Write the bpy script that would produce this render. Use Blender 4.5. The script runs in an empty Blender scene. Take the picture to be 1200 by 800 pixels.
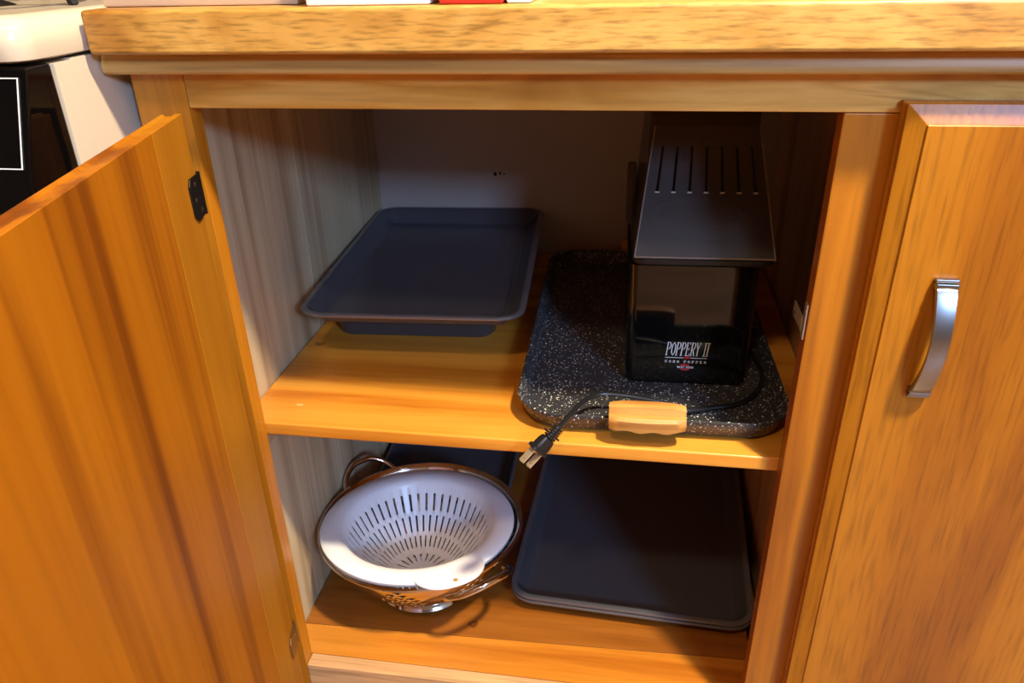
import bpy, bmesh, math, random
from mathutils import Vector, Matrix

random.seed(7)
S = bpy.context.scene
COL = S.collection
R = math.radians

# ------------------------------------------------------------------ camera
cam_data = bpy.data.cameras.new('camera')
cam = bpy.data.objects.new('camera', cam_data)
COL.objects.link(cam)
CAM_R = Vector((0.9881022, 0.1522306, -0.0219064))
CAM_D = Vector((0.0507411, -0.4571300, -0.8879513))
CAM_F = Vector((-0.1451874, 0.8762751, -0.4594155))
CAM_P = Vector((0.3893696, -0.6378736, 0.9471323))
m = Matrix((CAM_R, -CAM_D, -CAM_F)).transposed().to_4x4()
m.translation = CAM_P
cam.matrix_world = m
cam_data.sensor_width = 36.0
cam_data.lens = 889.208 / 1200 * 36.0
cam_data.clip_start = 0.02
S.camera = cam

# ------------------------------------------------------------------ world, exposure, daylight
S.view_settings.view_transform = 'Standard'
S.view_settings.look = 'None'
S.view_settings.exposure = -0.12
S.view_settings.gamma = 1.0
S.view_settings.use_curve_mapping = False
W = bpy.data.worlds.new('world')
S.world = W
W.use_nodes = True
W.node_tree.nodes['Background'].inputs[0].default_value = (0.55, 0.70, 1.0, 1)
W.node_tree.nodes['Background'].inputs[1].default_value = 0.6

WINDOW_POWER = 112
LAMP_MAIN_POWER = 108
LAMP_SECOND_POWER = 16
WARM = (1.0, 0.85, 0.58)
WARM2 = (1.0, 0.74, 0.46)


def area_light(name, loc, target, size, power, color, size_y=None, shape='RECTANGLE'):
    d = bpy.data.lights.new(name, 'AREA')
    d.shape = shape
    d.size = size
    if size_y:
        d.size_y = size_y
    d.energy = power
    d.color = color
    o = bpy.data.objects.new(name, d)
    COL.objects.link(o)
    o.location = loc
    o.rotation_euler = (Vector(target) - Vector(loc)).to_track_quat('-Z', 'Y').to_euler()
    return o


# daylight coming in through the window in the opposite wall
area_light('window_daylight', (2.10, -2.76, 2.03), (2.10, 0, 2.03), 0.6, WINDOW_POWER, (0.36, 0.58, 1.0), 0.46)


# ------------------------------------------------------------------ material helpers
def new_mat(name):
    mt = bpy.data.materials.new(name)
    mt.use_nodes = True
    nt = mt.node_tree
    b = nt.nodes['Principled BSDF']
    return mt, nt, b


def setp(b, **kw):
    for k, v in kw.items():
        b.inputs[k.replace('_', ' ')].default_value = v


def col(r, g, b):
    return (r, g, b, 1.0)


def srgb(r, g, b):
    f = lambda c: (c / 255 / 12.92) if c / 255 <= 0.04045 else ((c / 255 + 0.055) / 1.055) ** 2.4
    return (f(r), f(g), f(b), 1.0)


def ramp(nt, stops):
    n = nt.nodes.new('ShaderNodeValToRGB')
    e = n.color_ramp.elements
    e[0].position, e[0].color = stops[0]
    e[1].position, e[1].color = stops[-1]
    for p, c in stops[1:-1]:
        x = e.new(p)
        x.color = c
    return n


def plain(name, color, rough=0.5, metal=0.0, bump=0.0, bscale=200, var=0.0, **kw):
    mt, nt, b = new_mat(name)
    setp(b, Base_Color=color, Roughness=rough, Metallic=metal)
    for k, v in kw.items():
        b.inputs[k.replace('_', ' ')].default_value = v
    tc = nt.nodes.new('ShaderNodeTexCoord')
    no = nt.nodes.new('ShaderNodeTexNoise')
    no.inputs['Scale'].default_value = bscale
    nt.links.new(tc.outputs['Object'], no.inputs['Vector'])
    if bump:
        bp = nt.nodes.new('ShaderNodeBump')
        bp.inputs['Strength'].default_value = bump
        bp.inputs['Distance'].default_value = 0.002
        nt.links.new(no.outputs['Fac'], bp.inputs['Height'])
        nt.links.new(bp.outputs['Normal'], b.inputs['Normal'])
    if var:
        c = color[:3]
        rp = ramp(nt, [(0.3, (*[x * (1 - var) for x in c], 1)), (0.7, (*[min(1, x * (1 + var)) for x in c], 1))])
        n2 = nt.nodes.new('ShaderNodeTexNoise')
        n2.inputs['Scale'].default_value = bscale * 0.08
        n2.inputs['Detail'].default_value = 5
        nt.links.new(tc.outputs['Object'], n2.inputs['Vector'])
        nt.links.new(n2.outputs['Fac'], rp.inputs['Fac'])
        nt.links.new(rp.outputs['Color'], b.inputs['Base Color'])
    return mt


def wood(name, axis, stops, band=14.0, along=0.6, fine=180.0, rough=0.35, coat=0.3, pore=0.35,
         pore_ratio=0.045, offset=(0, 0, 0), knots=(), distort=1.2, warp=0.0, spec=0.5):
    """grain runs along axis (0,1,2) of the object's own coordinates"""
    mt, nt, b = new_mat(name)
    L = nt.links.new
    tc = nt.nodes.new('ShaderNodeTexCoord')
    oi = nt.nodes.new('ShaderNodeObjectInfo')
    rnd = nt.nodes.new('ShaderNodeVectorMath')
    rnd.operation = 'SCALE'
    rnd.inputs[0].default_value = (7.3, 5.1, 9.7)
    L(oi.outputs['Random'], rnd.inputs['Scale'])
    add = nt.nodes.new('ShaderNodeVectorMath')
    add.operation = 'ADD'
    L(tc.outputs['Object'], add.inputs[0])
    L(rnd.outputs[0], add.inputs[1])
    mp = nt.nodes.new('ShaderNodeMapping')
    sc = [band, band, band]
    sc[axis] = along
    mp.inputs['Scale'].default_value = sc
    mp.inputs['Location'].default_value = offset
    L(add.outputs[0], mp.inputs['Vector'])
    n1 = nt.nodes.new('ShaderNodeTexNoise')
    n1.inputs['Scale'].default_value = 1.0
    n1.inputs['Detail'].default_value = 4.0
    n1.inputs['Roughness'].default_value = 0.55
    n1.inputs['Distortion'].default_value = distort
    L(mp.outputs['Vector'], n1.inputs['Vector'])
    # annual ring lines
    mp3 = nt.nodes.new('ShaderNodeMapping')
    sc3 = [band * 1.5] * 3
    sc3[axis] = along * 1.6
    mp3.inputs['Scale'].default_value = sc3
    L(add.outputs[0], mp3.inputs['Vector'])
    n3 = nt.nodes.new('ShaderNodeTexNoise')
    n3.inputs['Scale'].default_value = 1.3
    n3.inputs['Detail'].default_value = 2.0
    n3.inputs['Distortion'].default_value = 0.6
    L(mp3.outputs['Vector'], n3.inputs['Vector'])
    ml = nt.nodes.new('ShaderNodeMath')
    ml.operation = 'MULTIPLY'
    ml.inputs[1].default_value = 6.0
    L(n3.outputs['Fac'], ml.inputs[0])
    fr = nt.nodes.new('ShaderNodeMath')
    fr.operation = 'PINGPONG'
    fr.inputs[1].default_value = 0.5
    L(ml.outputs[0], fr.inputs[0])
    mixv = nt.nodes.new('ShaderNodeMath')
    mixv.operation = 'MULTIPLY_ADD'
    mixv.inputs[1].default_value = warp if warp else 0.09
    L(fr.outputs[0], mixv.inputs[0])
    L(n1.outputs['Fac'], mixv.inputs[2])
    rp = ramp(nt, stops)
    L(mixv.outputs[0], rp.inputs['Fac'])
    # fine pores
    mp2 = nt.nodes.new('ShaderNodeMapping')
    s2 = [fine] * 3
    s2[axis] = fine * pore_ratio
    mp2.inputs['Scale'].default_value = s2
    L(add.outputs[0], mp2.inputs['Vector'])
    n2 = nt.nodes.new('ShaderNodeTexNoise')
    n2.inputs['Scale'].default_value = 1.0
    n2.inputs['Detail'].default_value = 3.0
    L(mp2.outputs['Vector'], n2.inputs['Vector'])
    rp2 = ramp(nt, [(0.30, (1 - pore,) * 3 + (1,)), (0.52, (1, 1, 1, 1))])
    L(n2.outputs['Fac'], rp2.inputs['Fac'])
    mx = nt.nodes.new('ShaderNodeMix')
    mx.data_type = 'RGBA'
    mx.blend_type = 'MULTIPLY'
    mx.inputs[0].default_value = 1.0
    L(rp.outputs['Color'], mx.inputs[6])
    L(rp2.outputs['Color'], mx.inputs[7])
    out = mx.outputs[2]
    for (kp, ks, kr, kc) in knots:
        sb = nt.nodes.new('ShaderNodeVectorMath')
        sb.operation = 'SUBTRACT'
        L(tc.outputs['Object'], sb.inputs[0])
        sb.inputs[1].default_value = kp
        mu = nt.nodes.new('ShaderNodeVectorMath')
        mu.operation = 'MULTIPLY'
        L(sb.outputs[0], mu.inputs[0])
        mu.inputs[1].default_value = ks
        ln = nt.nodes.new('ShaderNodeVectorMath')
        ln.operation = 'LENGTH'
        L(mu.outputs[0], ln.inputs[0])
        kn = nt.nodes.new('ShaderNodeTexNoise')
        kn.inputs['Scale'].default_value = 120
        L(tc.outputs['Object'], kn.inputs['Vector'])
        ka = nt.nodes.new('ShaderNodeMath')
        ka.operation = 'MULTIPLY_ADD'
        ka.inputs[1].default_value = kr * 0.8
        L(kn.outputs['Fac'], ka.inputs[0])
        L(ln.outputs['Value'], ka.inputs[2])
        kd = nt.nodes.new('ShaderNodeMath')
        kd.operation = 'DIVIDE'
        L(ka.outputs[0], kd.inputs[0])
        kd.inputs[1].default_value = kr
        kr_ = ramp(nt, [(0.25, (0.9,) * 3 + (1,)), (0.55, (0.35,) * 3 + (1,)), (0.72, (0.9,) * 3 + (1,)), (0.85, (0.4,) * 3 + (1,)), (1.0, (0, 0, 0, 1))])
        # ramp reaches past one radius because the noise is added on top
        L(kd.outputs[0], kr_.inputs['Fac'])
        mk = nt.nodes.new('ShaderNodeMix')
        mk.data_type = 'RGBA'
        L(kr_.outputs['Color'], mk.inputs[0])
        L(out, mk.inputs[6])
        mk.inputs[7].default_value = kc
        out = mk.outputs[2]
    L(out, b.inputs['Base Color'])
    setp(b, Roughness=rough, Coat_Weight=coat * 0.5, Coat_Roughness=0.3, Specular_IOR_Level=spec)
    bp = nt.nodes.new('ShaderNodeBump')
    bp.inputs['Strength'].default_value = 0.12
    bp.inputs['Distance'].default_value = 0.001
    L(n2.outputs['Fac'], bp.inputs['Height'])
    L(bp.outputs['Normal'], b.inputs['Normal'])
    return mt


# ------------------------------------------------------------------ mesh helpers
def mesh_obj(name, bm, mat, parent=None, smooth=False, loc=None, bevel=0.0, seg=2):
    if bevel:
        bmesh.ops.remove_doubles(bm, verts=bm.verts, dist=1e-6)
        es = [e for e in bm.edges if len(e.link_faces) == 2 and e.calc_face_angle(0) > 0.5]
        if es:
            bmesh.ops.bevel(bm, geom=es, offset=bevel, offset_type='OFFSET', segments=seg, affect='EDGES', profile=0.5, clamp_overlap=True)
    bmesh.ops.recalc_face_normals(bm, faces=bm.faces)
    me = bpy.data.meshes.new(name)
    bm.to_mesh(me)
    bm.free()
    if mat:
        me.materials.append(mat)
    o = bpy.data.objects.new(name, me)
    COL.objects.link(o)
    if parent:
        o.parent = parent
    if loc is not None:
        o.location = loc
    if smooth:
        for p in me.polygons:
            p.use_smooth = True
        me.set_sharp_from_angle(angle=R(smooth if not isinstance(smooth, bool) else 40))
        if bevel:
            wn = o.modifiers.new('weighted_normals', 'WEIGHTED_NORMAL')
            wn.keep_sharp = True
    return o


def thing(name, label, cat, loc=(0, 0, 0), rz=0, group=None):
    o = bpy.data.objects.new(name, None)
    o.empty_display_size = 0.05
    COL.objects.link(o)
    o.location = loc
    o.rotation_euler = (0, 0, rz)
    tag(o, label, cat, group)
    return o


def tag(o, label=None, cat=None, group=None, kind=None):
    if label:
        o['label'] = label
    if cat:
        o['category'] = cat
    if group:
        o['group'] = group
    if kind:
        o['kind'] = kind
    return o


def box(bm, x0, x1, y0, y1, z0, z1):
    v = [bm.verts.new((x, y, z)) for z in (z0, z1) for y in (y0, y1) for x in (x0, x1)]
    for f in ((0, 2, 3, 1), (4, 5, 7, 6), (0, 1, 5, 4), (2, 6, 7, 3), (0, 4, 6, 2), (1, 3, 7, 5)):
        bm.faces.new([v[i] for i in f])
    return v


def boxo(name, b, mat, parent=None, bevel=0.0015, **kw):
    bm = bmesh.new()
    box(bm, *b)
    return mesh_obj(name, bm, mat, parent, bevel=bevel, smooth=30 if bevel else False, **kw)


def prism(bm, pts, a0, a1, axis):
    """closed outline pts (2-D) extruded from a0 to a1 along axis"""
    def P(p, a):
        if axis == 0:
            return (a, p[0], p[1])
        if axis == 1:
            return (p[0], a, p[1])
        return (p[0], p[1], a)
    lo = [bm.verts.new(P(p, a0)) for p in pts]
    hi = [bm.verts.new(P(p, a1)) for p in pts]
    n = len(pts)
    bm.faces.new(lo[::-1])
    bm.faces.new(hi)
    for i in range(n):
        bm.faces.new((lo[i], lo[(i + 1) % n], hi[(i + 1) % n], hi[i]))


def rrect(w, l, r, n=6, cx=0, cy=0):
    pts = []
    r = max(min(r, w / 2 - 1e-4, l / 2 - 1e-4), 1e-4)
    for (sx, sy, a0) in ((1, 1, 0), (-1, 1, 90), (-1, -1, 180), (1, -1, 270)):
        for k in range(n + 1):
            a = R(a0 + 90 * k / n)
            pts.append((cx + sx * (w / 2 - r) + r * math.cos(a), cy + sy * (l / 2 - r) + r * math.sin(a)))
    return pts


def loft(bm, loops, cap0=True, cap1=True):
    rings = [[bm.verts.new(p) for p in lp] for lp in loops]
    n = len(rings[0])
    for a, b in zip(rings, rings[1:]):
        for i in range(n):
            bm.faces.new((a[i], a[(i + 1) % n], b[(i + 1) % n], b[i]))
    if cap0:
        bm.faces.new(rings[0][::-1])
    if cap1:
        bm.faces.new(rings[-1])
    return rings


def rr_loft(bm, w, l, r, prof, n=6, bow=0.0):
    """prof: (grow, z) pairs, grow added on every side of a rounded rectangle"""
    loops = []
    for g, z in prof:
        lp = []
        for x, y in rrect(w + 2 * g, l + 2 * g, r + g, n):
            if bow:
                y += (-1 if y < 0 else 1) * bow * max(0, 1 - (2 * x / w) ** 2)
            lp.append((x, y, z))
        loops.append(lp)
    return loft(bm, loops)


def tube(bm, pts, rad, n=8, caps=True, flat=1.0, closed=False):
    pts = [Vector(p) for p in pts]
    rads = rad if isinstance(rad, (list, tuple)) else [rad] * len(pts)
    rings = []
    prev = None
    N = len(pts)
    for i, p in enumerate(pts):
        if closed:
            t = (pts[(i + 1) % N] - pts[i - 1]).normalized()
        else:
            t = (pts[min(i + 1, N - 1)] - pts[max(i - 1, 0)]).normalized()
        if prev is None:
            up = Vector((0, 0, 1)) if abs(t.z) < 0.9 else Vector((1, 0, 0))
            nn = (up - t * up.dot(t)).normalized()
        else:
            nn = (prev - t * prev.dot(t)).normalized()
        prev = nn
        bb = t.cross(nn)
        rings.append([bm.verts.new(p + nn * math.cos(2 * math.pi * k / n) * rads[i] + bb * math.sin(2 * math.pi * k / n) * rads[i] * flat) for k in range(n)])
    pairs = list(zip(rings, rings[1:]))
    if closed:
        pairs.append((rings[-1], rings[0]))
    for a, b in pairs:
        for k in range(n):
            bm.faces.new((a[k], a[(k + 1) % n], b[(k + 1) % n], b[k]))
    if caps and not closed:
        bm.faces.new(rings[0][::-1])
        bm.faces.new(rings[-1])


def catmull(pts, sub=8):
    P = [Vector(p) for p in pts]
    P = [P[0] * 2 - P[1]] + P + [P[-1] * 2 - P[-2]]
    out = []
    for i in range(1, len(P) - 2):
        for k in range(sub):
            t = k / sub
            a, b, c, d = P[i - 1:i + 3]
            out.append(0.5 * ((2 * b) + (c - a) * t + (2 * a - 5 * b + 4 * c - d) * t * t + (3 * b - a - 3 * c + d) * t ** 3))
    out.append(P[-2])
    return out


def lathe(bm, prof, n=48, keep=None, caps=False):
    """prof (r,z); keep(i,k) False leaves a hole between rows i,i+1 at segment k"""
    rings = []
    for r, z in prof:
        if r < 1e-6:
            rings.append([bm.verts.new((0, 0, z))])
        else:
            rings.append([bm.verts.new((r * math.cos(2 * math.pi * k / n), r * math.sin(2 * math.pi * k / n), z)) for k in range(n)])
    for i, (a, b) in enumerate(zip(rings, rings[1:])):
        for k in range(n):
            if keep and not keep(i, k):
                continue
            k2 = (k + 1) % n
            if len(a) == 1 and len(b) == 1:
                continue
            if len(a) == 1:
                bm.faces.new((a[0], b[k], b[k2]))
            elif len(b) == 1:
                bm.faces.new((a[k], a[k2], b[0]))
            else:
                bm.faces.new((a[k], a[k2], b[k2], b[k]))


def xform(bm, mat):
    bmesh.ops.transform(bm, matrix=mat, verts=bm.verts)


# ------------------------------------------------------------------ materials
honey = [(0.30, srgb(170, 98, 30)), (0.48, srgb(205, 132, 52)), (0.62, srgb(218, 150, 68)), (0.80, srgb(192, 116, 38))]
M_frame = wood('varnished_frame_wood', 2, [(0.32, srgb(146, 80, 10)), (0.48, srgb(186, 114, 22)), (0.60, srgb(204, 134, 36)), (0.74, srgb(160, 90, 14))], band=9, along=0.6, distort=0.6, pore=0.2)
M_rail = wood('varnished_rail_wood', 0, [(0.32, srgb(158, 98, 26)), (0.5, srgb(204, 144, 58)), (0.66, srgb(226, 174, 88)), (0.85, srgb(172, 110, 34))], band=14, along=1.6, distort=1.0, pore=0.14, warp=0.28)
M_mould = wood('pale_moulding_wood', 0, [(0.35, srgb(172, 124, 54)), (0.6, srgb(214, 168, 92)), (0.85, srgb(186, 136, 64))], band=24, along=0.8, rough=0.45, coat=0.1)
M_counter = wood('oiled_worktop_wood', 0, [(0.30, srgb(160, 104, 36)), (0.46, srgb(204, 150, 70)), (0.60, srgb(222, 172, 90)), (0.82, srgb(188, 130, 56))], band=11, along=5.0, fine=420, pore=0.42, pore_ratio=0.12, rough=0.4, coat=0.15)
M_door = wood('orange_door_wood', 2, [(0.34, srgb(96, 46, 6)), (0.43, srgb(121, 63, 7)), (0.49, srgb(162, 94, 11)), (0.56, srgb(167, 99, 14)), (0.62, srgb(134, 72, 9)), (0.72, srgb(103, 50, 6))], band=8, along=0.25, fine=150, pore=0.10, distort=0.4, warp=0.07, rough=0.5, coat=0.0, spec=0.15)
M_door_light = wood('light_door_strip_wood', 2, [(0.34, srgb(160, 97, 15)), (0.6, srgb(173, 112, 24)), (0.84, srgb(164, 100, 19))], band=9, along=0.5, fine=150, pore=0.08, rough=0.5, coat=0.0, spec=0.15)
M_door_front = wood('orange_door_front_wood', 2, [(0.32, srgb(133, 71, 8)), (0.46, srgb(167, 100, 15)), (0.60, srgb(179, 113, 23)), (0.74, srgb(141, 77, 9))], band=7, along=0.7, fine=270, pore=0.30, pore_ratio=0.06, spec=0.35, distort=0.7)
M_shelf = wood('pine_shelf_wood', 0, [(0.34, srgb(184, 106, 26)), (0.52, srgb(212, 138, 44)), (0.66, srgb(222, 152, 56)), (0.84, srgb(194, 116, 32))], band=13, along=0.9, fine=160, pore=0.08, rough=0.30, coat=0.4,
               knots=[((-0.011, 0.210, 0.484), (60, 110, 20), 1.0, srgb(110, 60, 24)), ((0.0234, 0.0612, 0.484), (140, 260, 60), 1.0, srgb(244, 206, 150))])
M_bottom = wood('pine_bottom_wood', 0, [(0.34, srgb(166, 90, 20)), (0.52, srgb(194, 118, 34)), (0.66, srgb(208, 134, 46)), (0.84, srgb(176, 100, 26))], band=14, along=0.9, fine=160, pore=0.12, rough=0.30, coat=0.4)
M_bottom_rear = wood('darker_pine_bottom_wood', 0, [(0.34, srgb(117, 61, 13)), (0.52, srgb(141, 80, 22)), (0.66, srgb(153, 91, 30)), (0.84, srgb(126, 69, 17))], band=14, along=0.9, fine=160, pore=0.12, rough=0.30, coat=0.4,
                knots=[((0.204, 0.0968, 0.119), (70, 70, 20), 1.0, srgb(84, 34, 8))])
M_raw = wood('raw_rail_wood', 0, [(0.34, srgb(176, 124, 76)), (0.55, srgb(214, 168, 118)), (0.8, srgb(188, 138, 90))], band=22, along=1.0, rough=0.6, coat=0)
M_side = wood('pale_side_panel_wood', 2, [(0.28, srgb(120, 86, 58)), (0.38, srgb(164, 136, 102)), (0.48, srgb(196, 172, 136)), (0.64, srgb(204, 184, 148)), (0.72, srgb(176, 146, 110)), (0.80, srgb(136, 100, 70))], band=11, along=0.3, fine=140, pore=0.12, rough=0.6, coat=0, distort=0.6)
M_side_r = wood('brown_side_panel_wood', 2, [(0.32, srgb(150, 114, 74)), (0.5, srgb(188, 150, 104)), (0.66, srgb(198, 162, 118)), (0.84, srgb(164, 126, 84))], band=15, along=0.7, fine=140, pore=0.18, rough=0.6, coat=0)
M_back = plain('white_back_panel', srgb(176, 166, 158), 0.6, bscale=60, var=0.03)
M_dark = plain('dark_hole', srgb(30, 20, 14), 0.8)
M_pan = plain('nonstick_charcoal', srgb(74, 75, 82), 0.27, 0.2, bump=0.02, bscale=900)
M_pan_rim = plain('nonstick_rim', srgb(116, 116, 122), 0.22, 0.55)
M_blackplastic = plain('black_glossy_plastic', srgb(10, 10, 11), 0.07, bump=0.0, Specular_IOR_Level=0.55)
M_blackmatte = plain('black_matte_plastic', srgb(18, 18, 19), 0.4)
M_cord = plain('black_cord_rubber', srgb(26, 26, 28), 0.35)
M_white = plain('white_plastic', srgb(238, 238, 244), 0.32, Subsurface_Weight=0.0)
M_steel = plain('polished_stainless', srgb(205, 200, 196), 0.10, 1.0, bump=0.01, bscale=60)
M_nickel = plain('brushed_nickel', srgb(150, 150, 152), 0.28, 1.0)
M_brass = plain('plug_prong_metal', srgb(214, 200, 172), 0.35, 0.7)
M_bronze = plain('dark_bronze_hinge', srgb(44, 36, 28), 0.38, 0.7)
M_bronze2 = plain('worn_bronze_hinge', srgb(128, 96, 58), 0.4, 0.7)
M_screw = plain('steel_screw', srgb(180, 170, 150), 0.3, 1.0)
M_zinc = plain('zinc_plate', srgb(205, 196, 186), 0.35, 0.6)
M_enamel = plain('cream_white_enamel', srgb(216, 198, 174), 0.22)
M_glassblack = plain('black_stove_glass', srgb(6, 6, 7), 0.06)
M_print_white = plain('white_print', srgb(225, 228, 232), 0.5)
M_print_red = plain('red_print', srgb(178, 40, 50), 0.5)
M_print_grey = plain('grey_script_print', srgb(118, 118, 124), 0.4)
M_handlewood = wood('pale_handle_wood', 0, [(0.34, srgb(170, 108, 44)), (0.55, srgb(206, 150, 76)), (0.82, srgb(180, 120, 54))], band=40, along=4, fine=300, pore=0.1, rough=0.5, coat=0.05)
M_wall = plain('painted_wall', srgb(126, 108, 90), 0.7, bump=0.05, bscale=300)
M_ceiling = plain('painted_ceiling', srgb(232, 228, 220), 0.8)
M_floor = wood('oak_floor', 0, [(0.34, srgb(136, 98, 66)), (0.6, srgb(164, 122, 84)), (0.84, srgb(146, 106, 72))], band=10, along=1, rough=0.4)
M_paper = plain('white_paper', srgb(240, 234, 226), 0.6)
M_red = plain('red_card', srgb(196, 48, 26), 0.5)


def speckled():
    mt, nt, b = new_mat('speckled_stone_coating')
    L = nt.links.new
    tc = nt.nodes.new('ShaderNodeTexCoord')
    masks = []
    for sc, th in ((270, 0.26), (470, 0.30), (150, 0.15)):
        v = nt.nodes.new('ShaderNodeTexVoronoi')
        v.inputs['Scale'].default_value = sc
        L(tc.outputs['Object'], v.inputs['Vector'])
        w = nt.nodes.new('ShaderNodeTexWhiteNoise')
        L(v.outputs['Position'], w.inputs['Vector'])
        t1 = nt.nodes.new('ShaderNodeMath')
        t1.operation = 'MULTIPLY'
        t1.inputs[1].default_value = th * 2.0
        L(w.outputs['Value'], t1.inputs[0])
        t0 = nt.nodes.new('ShaderNodeMath')
        t0.operation = 'SUBTRACT'
        t0.inputs[1].default_value = th * 0.85
        L(t1.outputs[0], t0.inputs[0])
        lt = nt.nodes.new('ShaderNodeMath')
        lt.operation = 'LESS_THAN'
        L(v.outputs['Distance'], lt.inputs[0])
        L(t0.outputs[0], lt.inputs[1])
        masks.append(lt)
    a = nt.nodes.new('ShaderNodeMath'); a.operation = 'MAXIMUM'
    L(masks[0].outputs[0], a.inputs[0]); L(masks[1].outputs[0], a.inputs[1])
    c = nt.nodes.new('ShaderNodeMath'); c.operation = 'MAXIMUM'
    L(a.outputs[0], c.inputs[0]); L(masks[2].outputs[0], c.inputs[1])
    mx = nt.nodes.new('ShaderNodeMix'); mx.data_type = 'RGBA'
    L(c.outputs[0], mx.inputs[0])
    mx.inputs[6].default_value = srgb(50, 50, 54)
    mx.inputs[7].default_value = srgb(214, 212, 210)
    L(mx.outputs[2], b.inputs['Base Color'])
    setp(b, Roughness=0.42)
    return mt


M_speckle = speckled()


def smoky():
    mt, nt, b = new_mat('smoky_clear_plastic')
    setp(b, Base_Color=srgb(70, 66, 64), Roughness=0.2, Alpha=0.7, Specular_IOR_Level=0.5)
    return mt


M_smoke = smoky()
M_edge_highlight = plain('polished_plastic_edge', srgb(120, 106, 94), 0.2)  # lighter colour that paints the highlight along the hood's edges

# ------------------------------------------------------------------ the room
XW0, XW1, YW0, YW1, ZC = -2.2, 2.6, -2.85, 0.64, 2.45


def struct(name, bx, mat):
    bm = bmesh.new()
    for b in bx:
        box(bm, *b)
    o = mesh_obj(name, bm, mat)
    o['kind'] = 'structure'
    return o


struct('floor', [(XW0 - 0.1, XW1 + 0.1, YW0 - 0.1, YW1 + 0.1, -0.05, 0)], M_floor)
struct('ceiling', [(XW0 - 0.1, XW1 + 0.1, YW0 - 0.1, YW1 + 0.1, ZC, ZC + 0.05)], M_ceiling)
struct('wall_back', [(XW0 - 0.1, XW1 + 0.1, YW1, YW1 + 0.1, 0, ZC)], M_wall)
struct('wall_left', [(XW0 - 0.1, XW0, YW0, YW1, 0, ZC)], M_wall)
struct('wall_right', [(XW1, XW1 + 0.1, YW0, YW1, 0, ZC)], M_wall)
wx0, wx1, wz0, wz1 = 1.75, 2.45, 1.75, 2.31
struct('wall_front', [(XW0 - 0.1, wx0, YW0 - 0.1, YW0, 0, ZC), (wx1, XW1 + 0.1, YW0 - 0.1, YW0, 0, ZC),
                      (wx0, wx1, YW0 - 0.1, YW0, 0, wz0), (wx0, wx1, YW0 - 0.1, YW0, wz1, ZC)], M_wall)
win = struct('window_1', [(wx0, wx0 + 0.05, YW0 - 0.08, YW0 + 0.012, wz0, wz1), (wx1 - 0.05, wx1, YW0 - 0.08, YW0 + 0.012, wz0, wz1),
                          (wx0 + 0.05, wx1 - 0.05, YW0 - 0.08, YW0 + 0.012, wz0, wz0 + 0.05), (wx0 + 0.05, wx1 - 0.05, YW0 - 0.08, YW0 + 0.012, wz1 - 0.05, wz1)], M_enamel)


# ceiling lamps
def ceiling_lamp(label, x, y, power, color, rad):
    t = thing('ceiling_light', label, 'ceiling light', (x, y, ZC))
    bm = bmesh.new()
    lathe(bm, [(0, 0), (rad + 0.02, 0), (rad + 0.02, -0.02), (rad, -0.025), (0, -0.025)], 40)
    mesh_obj('base', bm, M_enamel, t, smooth=True)
    bm = bmesh.new()
    lathe(bm, [(rad, -0.0255), (rad * 0.96, -0.04), (rad * 0.8, -0.052), (0, -0.06)], 40)
    mt, nt, b = new_mat('lit_diffuser')
    setp(b, Base_Color=(1, 1, 1, 1), Emission_Color=(*color, 1), Emission_Strength=6)
    mesh_obj('diffuser', bm, mt, t, smooth=True)
    a = area_light('ceiling_light_glow', (x, y, ZC - 0.065), (x, y, 0), rad * 2, power, color, shape='DISK')
    a.parent = t
    a.location = (0, 0, -0.065)
    return t


ceiling_lamp('round ceiling light over the floor in front of the closed cabinet door', 1.06, -0.62, LAMP_MAIN_POWER, WARM, 0.075)
ceiling_lamp('round ceiling light over the floor behind the open cabinet door', 0.15, -1.30, LAMP_SECOND_POWER, WARM2, 0.10)

# ------------------------------------------------------------------ the cabinet
XR, XE = 0.606, 1.24          # right side of the open bay, right end of the unit
cab = thing('base_cabinet', 'honey-coloured wooden base cabinet with one door open and two shelves inside', 'cabinet')
ZT = 0.858                    # top of the face frame


def part(name, b, mat, parent=cab, bevel=0.0015, **kw):
    return boxo(name, b, mat, parent, bevel, **kw)


part('stile', (-0.050, 0.0, 0.0, 0.0195, 0.07, ZT), M_frame)
part('stile', (0.55, 0.640, 0.0, 0.0195, 0.07, ZT - 0.030), M_frame)
part('stile', (1.15, XE, 0.0, 0.0195, 0.07, ZT), M_frame)
part('top_rail', (0.0003, 1.1497, 0.0, 0.0195, 0.8283, ZT), M_rail)
part('bottom_rail', (0.0003, 0.5497, 0.0, 0.0195, 0.07, 0.119), M_raw)
part('bottom_rail', (0.6403, 1.1497, 0.0, 0.0195, 0.07, 0.119), M_rail)
part('toe_kick', (-0.050, XE, 0.06, 0.078, 0.0, 0.0698), M_frame)
# moulding under the worktop
bm = bmesh.new()
prism(bm, [(-0.0005, 0.8765), (-0.0005, 0.8592), (-0.019, 0.8592), (-0.021, 0.861), (-0.021, 0.867), (-0.017, 0.8765)], -0.0600, XE + 0.01, 0)
mesh_obj('moulding', bm, M_mould, cab, bevel=0.0008, smooth=30)
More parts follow.
